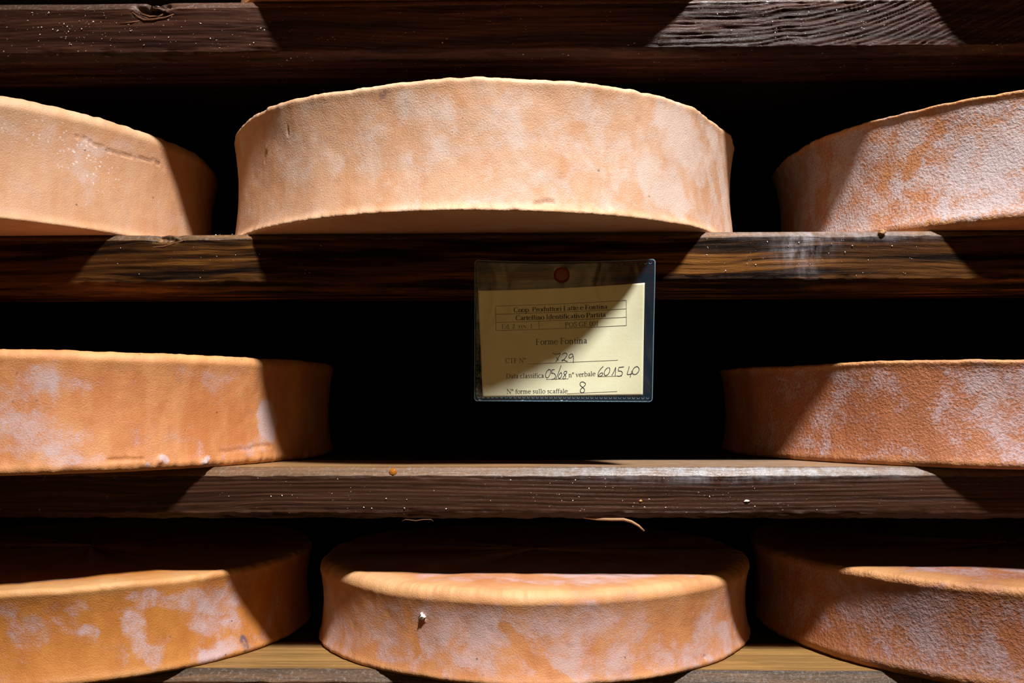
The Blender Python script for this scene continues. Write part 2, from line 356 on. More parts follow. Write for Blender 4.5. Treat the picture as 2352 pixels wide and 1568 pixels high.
# ------------------------------------------------------------------ cheese wheels
def cheese(label, x, y, R, z0, H, mat, seed, conc=0.004, rb=0.004, rtp=0.005, lip_b=0.0008, lip_t=0.0006, rag_b=0.0006, rag_t=0.0003,
           bloom=(), dark=(), specks=(), grooves=(), bumps=(), tilt=(0, 0), wob=0.002, name='round_cheese', hi=True):
    fine = np.linspace(-1.95, 1.95, 1000 if hi else 160); back = np.linspace(1.95, 2 * math.pi - 1.95, 62)[1:-1]
    TH = np.concatenate([fine, back]); n = len(TH)
    prof = []                                         # r, z, side param, rim
    for q in (0.0, 0.3, 0.6, 0.8, 0.9): prof.append((q * (R - rb), 0, 0, 0))
    for t in np.linspace(0, math.pi / 2, 10): prof.append((R - rb + rb * math.sin(t), rb - rb * math.cos(t), 0, 1))
    for t in np.linspace(0, 1, 50)[1:-1]: prof.append((R, rb + (H - rb - rtp) * t, t, 0))
    for t in np.linspace(0, math.pi / 2, 12): prof.append((R - rtp + rtp * math.cos(t), H - rtp + rtp * math.sin(t), 1, 1))
    for q in np.linspace(0.985, 0.70, 22): prof.append((q * (R - rtp), H, 1, 0))
    for q in (0.6, 0.4, 0.2, 0.0): prof.append((q * (R - rtp), H, 1, 0))
    pr = np.array(prof); m = len(pr)
    T = np.repeat(TH[:, None], m, 1); r = np.repeat(pr[None, :, 0], n, 0); z = np.repeat(pr[None, :, 1], n, 0); t = np.repeat(pr[None, :, 2], n, 0)
    cx, sx = np.sin(T), -np.cos(T)
    side = (r > R * 0.9)
    lo = fbm(np.stack([cx * 2.2 + seed, sx * 2.2, 0 * T + z * 8], -1), 3)
    cc = conc * (1 + 0.5 * fbm(np.stack([cx * 3 + seed * 3, sx * 3, 0 * T], -1), 2))
    rr = r - cc * 4 * t * (1 - t) * side
    P0 = np.stack([cx * R + seed, sx * R, z], -1)
    rag = fbm(np.stack([cx * R * 160 + seed, sx * R * 160, z * 50], -1), 4)
    db = np.exp(-(z / (rb * 0.9 + 0.001)) ** 2) * (r > R - rb * 1.5); dtp = np.exp(-((H - z) / (rtp * 0.8 + 0.001)) ** 2) * (r > R - rtp * 1.5)
    rr = rr + wob * lo * r / R + db * (lip_b + rag_b * rag) + dtp * (lip_t + rag_t * rag)
    rr = rr + side * (0.0004 * fbm(P0 * 30, 3) + 0.00010 * fbm(P0 * 180, 3))
    zz = z + sst(0.2, 1, z / H) * (0.0012 * lo + 0.0008 * fbm(P0 * 14, 3)) + dtp * 0.0004 * rag
    s_mm = T * R * 1000; z_mm = z * 1000
    ws = s_mm + 5 * fbm(P0 * 60, 4); wz = z_mm + 4 * fbm(P0 * 60 + 9, 4)
    def seg(pts, S, Z):
        d = np.full(S.shape, 1e9)
        if len(pts) == 1: return np.hypot(S - pts[0][0], Z - pts[0][1])
        for (a, b), (c, e) in zip(pts[:-1], pts[1:]):
            vx, vz = c - a, e - b; k = np.clip(((S - a) * vx + (Z - b) * vz) / (vx * vx + vz * vz + 1e-9), 0, 1)
            d = np.minimum(d, np.hypot(S - a - k * vx, Z - b - k * vz))
        return d
    B = np.zeros_like(T); D = np.zeros_like(T)
    for pts, wd, val in bloom:
        B += val * (1 - sst(0.5 * wd, 1.3 * wd, seg(pts, ws, wz))) * side
    for pts, wd, val in dark:
        D = np.maximum(D, val * (1 - sst(0.4 * wd, 1.2 * wd, seg(pts, ws, wz)))) * side
    SPK = np.zeros_like(T)
    for pts, wd, val in specks:
        SPK = np.maximum(SPK, val * (1 - sst(0.3 * wd, 1.2 * wd, seg(pts, ws, wz)))) * side
    for pts, wd, dep in grooves:
        k = 1 - sst(0.2 * wd, wd, seg(pts, s_mm + 1.2 * fbm(P0 * 100, 3), z_mm + 0.8 * fbm(P0 * 150 + 4, 3)))
        rr = rr - dep * k * side
    for (bs, bz, br, bh) in bumps:
        rr = rr + bh * np.exp(-((s_mm - bs) ** 2 + (z_mm - bz) ** 2) / br ** 2) * (0.7 + 0.6 * fbm(P0 * 400, 2)) * side
    rimw = np.maximum(np.exp(-((H - z) / (rtp * 0.9 + 0.0015)) ** 2), 0.75 * np.exp(-(z / (rb * 0.8 + 0.0012)) ** 2)) * sst(R * 0.80, R * 0.97, r)
    rimw = np.clip(rimw * (0.75 + 0.55 * fbm(P0 * 40 + 2, 4)), 0, 1)
    V = np.stack([cx * rr, sx * rr, zz], -1).reshape(-1, 3)
    F = grid_faces(n, m, True)
    o = mesh(name, V, F[:, ::-1], mat, None, (x, y, z0), attrs={'rim': rimw.ravel(), 'bloom': B.ravel(), 'dark': D.ravel(), 'speck': SPK.ravel()})
    o.rotation_euler = (tilt[0], tilt[1], 0)
    tag(o, label, 'cheese', 'cheese wheels ripening on the shelves')
    return o

OR1, OR2 = (0.60, 0.265, 0.105), (0.50, 0.175, 0.055)
PALE1, PALE2 = (0.56, 0.325, 0.190), (0.51, 0.250, 0.120)
M_Bl = cheese_mat('pale_apricot_rind', 1, PALE1, PALE2, (0.56, 0.40, 0.33), -0.10, 0.25, rimc=(0.70, 0.47, 0.27))
M_Bc = cheese_mat('peach_rind_with_white_bloom', 2, (0.56, 0.33, 0.205), PALE2, (0.58, 0.475, 0.42), 0.05, 0.25, rimc=(0.72, 0.52, 0.33), cover=0.75)
M_Br = cheese_mat('pebbled_rind_with_lilac_bloom', 3, (0.48, 0.215, 0.095), (0.40, 0.150, 0.060), (0.50, 0.42, 0.43), 0.14, 0.45, grain=0.0004, gscale=560)
M_Cl = cheese_mat('orange_rind_with_faint_bloom', 4, OR1, OR2, (0.55, 0.40, 0.39), -0.10, 0.28)
M_Cr = cheese_mat('russet_pebbled_rind', 5, (0.40, 0.150, 0.065), (0.33, 0.110, 0.045), (0.46, 0.34, 0.35), -0.04, 0.50, grain=0.00045, gscale=560)
M_Dl = cheese_mat('amber_rind_with_lilac_islands', 6, (0.53, 0.21, 0.045), (0.44, 0.15, 0.030), (0.52, 0.38, 0.39), -0.11, 0.28, rimc=(0.70, 0.45, 0.22))
M_Dc = cheese_mat('lilac_bloomed_rind', 7, (0.54, 0.235, 0.095), (0.46, 0.165, 0.055), (0.52, 0.35, 0.325), 0.08, 0.24, rimc=(0.70, 0.45, 0.22))
M_Dr = cheese_mat('mauve_pebbled_rind', 8, (0.32, 0.120, 0.050), (0.26, 0.085, 0.034), (0.34, 0.235, 0.24), 0.10, 0.42, grain=0.0005, gscale=470)

cheese('apricot cheese wheel with a crack and white specks, left end of the upper row', -0.4526, 0.1019, 0.2062, 1.4616, 0.081, M_Bl, 1,
       conc=0.003, rb=0.003, rtp=0.009, lip_b=0.0025, rag_b=0.0004,
       bloom=[([(199, 47)], 20, 0.5), ([(206, 62), (235, 60)], 9, 0.3), ([(130, 60), (150, 66)], 12, 0.3)], specks=[([(195, 50), (212, 40)], 18, 1.0), ([(150, 62), (195, 60)], 8, 0.6)], grooves=[([(192, 62.5), (206.7, 60.3), (223.5, 57.5), (236.3, 58.7), (262, 59.6)], 0.9, 0.0011)],
       dark=[([(206.7, 60.3), (222, 57.5), (236, 58.7), (262, 59.6)], 0.8, 0.55)])
cheese('largest bright peach cheese wheel alone above the yellow card, white bloom at right', -0.0235, 0.1232, 0.1953, 1.4616, 0.0817, M_Bc, 2,
       conc=0.003, rb=0.0028, rtp=0.0035, lip_b=0.0022, rag_b=0.0011, rag_t=0.0004,
       bloom=[([(82, 61), (75, 45)], 9, 0.55), ([(138, 73), (166, 50)], 17, 1.2), ([(122, 30), (146, 20)], 15, 0.9), ([(193, 73), (225, 40), (232, 8)], 8, 1.4), ([(67, 44)], 12, 0.3), ([(-40, 69), (-20, 60)], 9, 0.5), ([(-21, 44), (20, 40)], 12, 0.3), ([(185, 12), (195, 25)], 9, 0.5),
              ([(98, 61)], 7, -0.7), ([(186, 17), (178, 35)], 10, -0.7), ([(205, 39), (210, 60)], 8, -0.8), ([(-110, 20), (-40, 12)], 14, -0.4)],
       dark=[([(-55, 75)], 4.5, 0.75), ([(-40, 68)], 2.5, 0.3)], grooves=[([(-134, 65), (-135, 61)], 1.0, 0.0006), ([(-163, 56), (-166, 49)], 0.9, 0.0006), ([(40, 5), (50, 7)], 2.5, 0.0012)],
       bumps=[(-163, 57, 1.0, 0.0009), (28, 3, 2.2, 0.0012), (75, 3, 3, 0.0010), (90, 3, 2, 0.001)])
cheese('pebbled lilac cheese wheel half in shadow, right end of the upper row', 0.4374, 0.1494, 0.2145, 1.4616, 0.0835, M_Br, 3,
       conc=0.004, rb=0.007, rtp=0.0022, lip_b=0.002, lip_t=0.0018, rag_b=0.0006, rag_t=0.0003,
       bloom=[([(-185, 60), (-160, 58)], 14, 0.4), ([(-131, 31)], 20, 0.3), ([(-170, 70), (-180, 57), (-190, 40)], 5, -0.9), ([(-200, 22), (-210, 35)], 5, -0.5), ([(-150, 20)], 12, -0.3)])
cheese('orange cheese wheel with crumbly bottom lumps, left of the empty middle shelf', -0.3635, 0.1318, 0.2096, 1.3044, 0.0745, M_Cl, 4,
       conc=0.0025, rb=0.005, rtp=0.006, lip_t=0.0005, rag_b=0.0012,
       bloom=[([(73, 45)], 22, 0.7), ([(64, 24), (110, 15)], 15, 0.7), ([(236, 38), (240, 20)], 9, 1.5), ([(230, 14), (222, 8)], 8, 0.9), ([(181, 4)], 2.6, 3.0), ([(151, 7)], 2.4, 2.4), ([(140, 2)], 3, 1.6), ([(89, 58)], 12, 0.4), ([(165, 42), (200, 33)], 20, -0.6), ([(117, 31), (112, 45)], 7, -0.6)],
       bumps=[(181, 4, 2.6, 0.0022), (151, 7, 2.6, 0.0016), (135, 7, 5, 0.001)], grooves=[([(120, 8), (140, 7)], 1.6, 0.0012), ([(195, 10), (240, 12)], 2.0, 0.0007)])
cheese('russet cheese wheel with frosted pebbled rind, right of the empty middle shelf', 0.3816, 0.173, 0.2033, 1.3044, 0.0698, M_Cr, 5,
       conc=0.003, rb=0.0045, rtp=0.0025, lip_t=0.0012, rag_b=0.0006,
       bloom=[([(-168, 58), (-150, 62)], 8, 0.5), ([(-186, 24), (-182, 8)], 5, 0.6), ([(-70, 50), (-60, 20)], 22, 0.6), ([(-200, 15)], 6, 0.4), ([(-135, 32)], 20, -0.5), ([(-108, 14)], 12, -0.5), ([(-110, 60)], 14, -0.5)])
cheese('amber cheese wheel patched with lilac islands, left end of the bottom row', -0.3398, 0.1254, 0.1725, 1.171, 0.0615, M_Dl, 6,
       conc=0.0035, rb=0.004, rtp=0.004, lip_b=0.001,
       bloom=[([(98, 36), (106, 21), (114, 12)], 7, 1.0), ([(110, 47), (143, 45), (175, 38)], 8, 0.8), ([(167, 10), (185, 2), (150, 4)], 6, 0.8), ([(148, 28), (165, 22)], 6, 0.5), ([(76, 33)], 4, 0.9), ([(68, 50)], 5, 0.6), ([(45, 40), (48, 20)], 8, 0.3), ([(175, 25)], 8, 0.5),
              ([(116, 34), (137, 19), (128, 8)], 7, -0.9), ([(62, 21), (80, 8)], 10, -0.7), ([(84, 50), (86, 30)], 6, -0.8)],
       dark=[([(180, 13), (183, 7)], 3.2, 1.0), ([(182, 20)], 2, 0.5)])
cheese('waisted lilac cheese wheel with orange streaks, centre of the bottom row', 0.0142, 0.133, 0.1665, 1.171, 0.059, M_Dc, 7,
       conc=0.0032, rb=0.0035, rtp=0.008, lip_t=0.0006, lip_b=0.0010,
       bloom=[([(-123, 35), (-105, 30)], 12, 0.5), ([(-66, 36), (-36, 33)], 14, 0.5), ([(35, 38), (10, 45)], 14, 0.35), ([(150, 20), (158, 8)], 7, 0.8), ([(129, 4)], 4, 0.9), ([(20, 12)], 8, 0.5),
              ([(-88, 56), (-86, 40), (-84, 12)], 3.2, -1.0), ([(-18, 35), (8, 12), (26, -2)], 4.5, -1.0), ([(100, 30), (70, 10)], 12, -0.6), ([(40, 25)], 8, -0.4), ([(-60, 3), (-130, 6)], 5, -0.6)],
       grooves=[([(-100, 62), (-96, 60)], 2, 0.0012), ([(128, 6)], 2.5, 0.001)], bumps=[(-76.9, 39.2, 1.3, 0.0018), (-74.5, 37, 0.8, 0.0014)])
cheese('mauve pebbled cheese wheel, right end of the bottom row', 0.3885, 0.1319, 0.1956, 1.171, 0.0645, M_Dr, 8,
       conc=0.0035, rb=0.007, rtp=0.005, lip_t=0.0012,
       bloom=[([(-187, 37), (-145, 44)], 14, 0.4), ([(-107, 28)], 16, 0.3), ([(-145, 17)], 14, 0.3), ([(-241, 2), (-225, 10)], 9, -0.9), ([(-88, 33), (-80, 20)], 9, -0.8), ([(-170, 12)], 5, -0.5)])
# the next row up, just above the frame: its wheels shade the top plank
cheese('cheese wheel on the topmost plank, above the large bright wheel', -0.0240, 0.1240, 0.1960, 1.6245, 0.080, M_Cl, 9, hi=False)
cheese('cheese wheel on the topmost plank, above its right end', 0.4390, 0.1200, 0.2000, 1.6245, 0.080, M_Cr, 10, hi=False)

# ------------------------------------------------------------------ crumbs
crumb_mat = plain('white_cheese_crumb', (0.75, 0.68, 0.62), 0.8, 0.2, (900, 0.0004))
crumb_tan = plain('tan_cheese_crumb', (0.42, 0.24, 0.11), 0.8, 0.2, (900, 0.0004))
c = blob('cheese_crumb', (0.0142 + 0.1632 * math.sin(-0.4548) , 0.133 - 0.1632 * math.cos(-0.4548) - 0.0005, 1.2103), 0.0019, crumb_mat, seed=2, n=10, rough=0.6)
tag(c, 'white crumb stuck to the side of the waisted lilac wheel', 'crumb', 'cheese crumbs')
c = blob('cheese_crumb', (0.2475, -0.0005, 1.4605), 0.0021, crumb_tan, seed=5, n=10, rough=0.5, sq=(1.2, 0.8, 0.9))
tag(c, 'brown lump on the upper edge of the golden streaked plank, right side', 'crumb', 'cheese crumbs')
c = blob('cheese_crumb', (0.1544, -0.0004, 1.2825), 0.0008, crumb_mat, seed=6, n=8, rough=0.4, sq=(2.2, 0.8, 1))
tag(c, 'largest pale crumb on the lit front of the fine grained plank', 'crumb', 'cheese crumbs')
c = blob('cheese_crumb', (0.0849, -0.0004, 1.2824), 0.0009, crumb_tan, seed=7, n=8, rough=0.4, sq=(1.4, 0.7, 0.9))
tag(c, 'tan crumb on the front of the fine grained plank above the curled splinter', 'crumb', 'cheese crumbs')
rnd = random.Random(5)
def dust(name, label, spots, zr, ysurf, parent=None):
    V = []; F = []
    for (x0, x1, cnt) in spots:
        for _ in range(cnt):
            x = rnd.uniform(x0, x1); z = rnd.uniform(*zr); r = rnd.choice((0.00014, 0.0002, 0.0002, 0.0003, 0.0005))
            b = len(V); e = rnd.uniform(0.6, 2.0); an = rnd.uniform(0, 3.1)
            for dx, dy, dz in ((1, 0, 0), (-1, 0, 0), (0, 0.8, 0), (0, -0.8, 0), (0, 0, 1), (0, 0, -1)):
                px, pz = dx * r * e, dz * r / e * 1.1
                V.append((x + px * math.cos(an) - pz * math.sin(an), ysurf + dy * r, z + px * math.sin(an) + pz * math.cos(an)))
            for i, j, k in ((0, 3, 4), (3, 1, 4), (1, 2, 4), (2, 0, 4), (3, 0, 5), (1, 3, 5), (2, 1, 5), (0, 2, 5)): F.append([b + i, b + j, b + k])
    o = mesh(name, V, F, crumb_mat, None, (0, 0, 0))
    tag(o, label, 'crumbs', kind='stuff')
dust('cheese_dust', 'scattered white cheese dust on the front of the top ridged plank', [(-0.335, -0.26, 70), (-0.30, -0.15, 45), (0.13, 0.29, 45)], (1.590, 1.617), -0.0004)
dust('cheese_dust', 'scattered white cheese dust on the front of the golden streaked plank', [(0.13, 0.27, 46), (-0.27, -0.17, 14)], (1.431, 1.457), -0.0003)
dust('cheese_dust', 'scattered white cheese dust on the front of the fine grained plank', [(-0.19, 0.22, 50), (0.02, 0.16, 40)], (1.276, 1.298), -0.0003)
dust('cheese_dust', 'white crumbs along the upper edge of the golden plank beside the large wheel', [(-0.205, -0.155, 30)], (1.4606, 1.4622), 0.004)

# ------------------------------------------------------------------ the card, its clear pouch and the pin
TL, TR, BR, BL = [np.array(q) for q in ([-0.0244, -0.007, 1.44203], [0.09363, -0.019, 1.44024], [0.09232, -0.006, 1.34784], [-0.02542, 0.006, 1.34858])]
def SP(a, b, off=0.0):
    a = np.asarray(a, float); b = np.asarray(b, float)
    A = a[..., None]; Bq = b[..., None]
    P = (TL * (1 - A) + TR * A) * (1 - Bq) + (BL * (1 - A) + BR * A) * Bq
    P[..., 1] += 0.0115 * (1 - (2 * a - 1) ** 2) * (1 - 0.75 * b) + 0.0007 * np.sin(a * 9 + b * 4) * np.sin(b * 7 + 1) * 0.6
    P[..., 1] += off
    return P
ORG = np.array([0.0335, 0.0, 1.395])

def sheet(name, A, Bm, off, thick, mat, parent, org):
    n, m = A.shape
    f = SP(A, Bm, off - thick / 2) - org; k = SP(A, Bm, off + thick / 2) - org
    V = np.concatenate([f.reshape(-1, 3), k.reshape(-1, 3)]); q = grid_faces(n, m); F = q.tolist() + (q[:, ::-1] + n * m).tolist()
    N = n * m
    ring = [i * m for i in range(n)] + [(n - 1) * m + j for j in range(1, m)] + [i * m + m - 1 for i in range(n - 2, -1, -1)] + [j for j in range(m - 2, 0, -1)]
    for p, r_ in zip(ring, ring[1:] + ring[:1]): F.append([p, p + N, r_ + N, r_])
    return mesh(name, V, F, mat, parent)

vin = G('clear_vinyl')
fr = vin.n('ShaderNodeLayerWeight'); fr.inputs['Blend'].default_value = 0.5
nb = vin.bump(vin.noise(vin.map(vin.obj(), (1, 1, 0.45)), 70, 2, 0.5, 0.6), 0.0022)
gl = vin.n('ShaderNodeBsdfGlossy'); gl.inputs['Roughness'].default_value = 0.16; vin.set(gl.inputs['Normal'], nb)
tr = vin.n('ShaderNodeBsdfTransparent'); tr.inputs[0].default_value = (0.985, 0.985, 0.98, 1)
df = vin.n('ShaderNodeBsdfDiffuse'); df.inputs[0].default_value = (0.22, 0.40, 0.62, 1)
m1 = vin.n('ShaderNodeMixShader'); m1.inputs[0].default_value = 0.015
vin.t.links.new(tr.outputs[0], m1.inputs[1]); vin.t.links.new(df.outputs[0], m1.inputs[2])
m2 = vin.n('ShaderNodeMixShader'); vin.set(m2.inputs[0], vin.math('MULTIPLY_ADD', vin.math('POWER', fr.outputs['Facing'], 5.0), 0.4, 0.013))
vin.t.links.new(m1.outputs[0], m2.inputs[1]); vin.t.links.new(gl.outputs[0], m2.inputs[2])
vin.t.links.new(m2.outputs[0], vin.out.inputs[0])
seamg = G('welded_vinyl_edge')
tr = seamg.n('ShaderNodeBsdfTransparent'); tr.inputs[0].default_value = (0.95, 0.97, 0.98, 1)
pb = seamg.n('ShaderNodeBsdfPrincipled'); pb.inputs['Base Color'].default_value = (0.30, 0.50, 0.62, 1); pb.inputs['Roughness'].default_value = 0.2
m1 = seamg.n('ShaderNodeMixShader'); m1.inputs[0].default_value = 0.3
seamg.t.links.new(tr.outputs[0], m1.inputs[1]); seamg.t.links.new(pb.outputs[0], m1.inputs[2]); seamg.t.links.new(m1.outputs[0], seamg.out.inputs[0])

pouch = empty('card_pouch', ORG)
tag(pouch, 'clear vinyl pouch pinned to the golden plank, holding the yellow card', 'pouch')
def rounded(n, m, inset=0.0):
    A, Bm = np.meshgrid(np.linspace(inset, 1 - inset, n), np.linspace(inset, 1 - inset, m), indexing='ij')
    A = A.copy(); Bm = Bm.copy()
    # pull the corners in a little
    ca = np.abs(2 * A - 1); cb = np.abs(2 * Bm - 1)
    k = 0.012 * np.clip((ca + cb - 1.93) / 0.07, 0, 1) ** 2
    A = 0.5 + (A - 0.5) * (1 - 2 * k); Bm = 0.5 + (Bm - 0.5) * (1 - 2.6 * k)
    return A, Bm
A, Bm = rounded(90, 70)
sheet('front_sheet', A, Bm, -0.0010, 0.00012, vin.m, pouch, ORG)
sheet('back_sheet', A, Bm, 0.0009, 0.00012, vin.m, pouch, ORG)

def ribbon(pts, wx, wy, asp, off, org, acc):
    """flat pen stroke on the card: wx, wy are the pen's width and height in card units (a, b); asp corrects the direction"""
    pts = np.array(pts, float)
    if len(pts) < 2: return
    # resample finely so that it follows the card's curve
    d = np.diff(pts, axis=0); keep = np.concatenate([[True], np.hypot(d[:, 0], d[:, 1]) > 1e-7]); pts = pts[keep]
    tn = np.zeros_like(pts); tn[1:-1] = pts[2:] - pts[:-2]; tn[0] = pts[1] - pts[0]; tn[-1] = pts[-1] - pts[-2]
    t = tn * np.array([asp, 1.0]); t /= np.linalg.norm(t, axis=1)[:, None] + 1e-12
    nr = np.stack([-t[:, 1], t[:, 0]], -1)
    h = np.sqrt((wx * asp / 2 * nr[:, 0]) ** 2 + (wy / 2 * nr[:, 1]) ** 2)
    o = nr * h[:, None] / np.array([asp, 1.0])
    L = pts + o; Rr = pts - o
    V, F = acc; b = len(V); n = len(pts)
    PL = SP(L[:, 0], L[:, 1], off) - org; PR = SP(Rr[:, 0], Rr[:, 1], off) - org
    for i in range(n): V.append(PL[i]); V.append(PR[i])
    for i in range(n - 1): F.append([b + 2 * i, b + 2 * i + 1, b + 2 * i + 3, b + 2 * i + 2])

ASP = 0.1187 / 0.0934                                    # card unit a is wider than unit b
# the welded edge: an outline cord and the row of little embossed dashes
acc = ([], [])
def tube(pts, r, acc, ns=6):
    V, F = acc; pts = np.array(pts); b = len(V); n = len(pts)
    for i in range(n):
        t = pts[min(i + 1, n - 1)] - pts[max(i - 1, 0)]; t = t / (np.linalg.norm(t) + 1e-12)
        s = np.cross(t, (0, 1, 0.001)); s /= np.linalg.norm(s) + 1e-12; q = np.cross(s, t)
        for k in range(ns):
            an = 2 * math.pi * k / ns; V.append(pts[i] + r * (s * math.cos(an) + q * math.sin(an)))
    for i in range(n - 1):
        for k in range(ns): F.append([b + i * ns + k, b + i * ns + (k + 1) % ns, b + (i + 1) * ns + (k + 1) % ns, b + (i + 1) * ns + k])
c = 0.018
path = [(x, 0.0) for x in np.linspace(c, 1 - c, 60)] + [(1 - c + c * math.sin(t), c * 1.27 * (1 - math.cos(t))) for t in np.linspace(0, 1.57, 8)] + \
       [(1.0, y) for y in np.linspace(c * 1.27, 1 - c * 1.27, 50)] + [(1 - c + c * math.cos(t), 1 - c * 1.27 * (1 - math.sin(t))) for t in np.linspace(0, 1.57, 8)] + \
       [(x, 1.0) for x in np.linspace(1 - c, c, 60)] + [(c - c * math.sin(t), 1 - c * 1.27 * (1 - math.cos(t))) for t in np.linspace(0, 1.57, 8)] + \
       [(0.0, y) for y in np.linspace(1 - c * 1.27, c * 1.27, 50)] + [(c - c * math.cos(t), c * 1.27 * (1 - math.sin(t))) for t in np.linspace(0, 1.57, 8)]
path = np.array(path); path = np.concatenate([path, path[:1]])
tube(SP(path[:, 0], path[:, 1]) - ORG, 0.00035, acc)
def dash(cx_, cy_, hx, hy):
    p = [(cx_ - hx, cy_ - hy), (cx_ - hx, cy_ + hy * 0.6), (cx_ - hx * 0.5, cy_ + hy), (cx_ + hx * 0.5, cy_ + hy), (cx_ + hx, cy_ + hy * 0.6), (cx_ + hx, cy_ - hy)]
    p = np.array(p); tube(SP(p[:, 0], p[:, 1], -0.0010) - ORG, 0.00017, acc, 5)
for i in range(38): dash(0.027 + i * 0.0256, 0.974, 0.0066, 0.0052)
for i in range(38):
    if i % 9 != 5: dash(0.027 + i * 0.0256, 0.026, 0.0062, 0.0050)
for i in range(30): dash(0.015, 0.055 + i * 0.0307, 0.0050, 0.0085)
mesh('welded_edge', acc[0], acc[1], seamg.m, pouch)

# the card
paper = G('yellow_card_stock')
P = paper.obj()
pc = paper.mix(paper.ss(paper.noise(P, 60, 5), 0.35, 0.7), (0.82, 0.80, 0.54), (0.85, 0.84, 0.60))
pc = paper.mix(paper.math('MULTIPLY', paper.ss(paper.noise(P, 1200, 2), 0.5, 0.8), 0.25), pc, (0.72, 0.66, 0.40))
paper.bsdf(pc, 0.8, paper.bump(paper.noise(P, 500, 3), 0.00008), 0.2)
CO = np.array([0.036, 0.0, 1.388])
card = empty('identification_card', CO)
tag(card, 'yellow paper card printed Forme Fontina, inside the clear pouch', 'card')
cq = [(0.0177, 0.2152), (0.9476, 0.1613), (0.9484, 0.9555), (0.0471, 0.9721)]
u, v = np.meshgrid(np.linspace(0, 1, 80), np.linspace(0, 1, 60), indexing='ij')
A = (cq[0][0] * (1 - u) + cq[1][0] * u) * (1 - v) + (cq[3][0] * (1 - u) + cq[2][0] * u) * v
Bm = (cq[0][1] * (1 - u) + cq[1][1] * u) * (1 - v) + (cq[3][1] * (1 - u) + cq[2][1] * u) * v
sheet('paper_sheet', A, Bm, 0.0, 0.0003, paper.m, card, CO)

ink = plain('black_print', (0.018, 0.015, 0.014), 0.7, 0.2)
pen = plain('dark_blue_pen_ink', (0.014, 0.016, 0.035), 0.5, 0.3)
INK_OFF = -0.00025

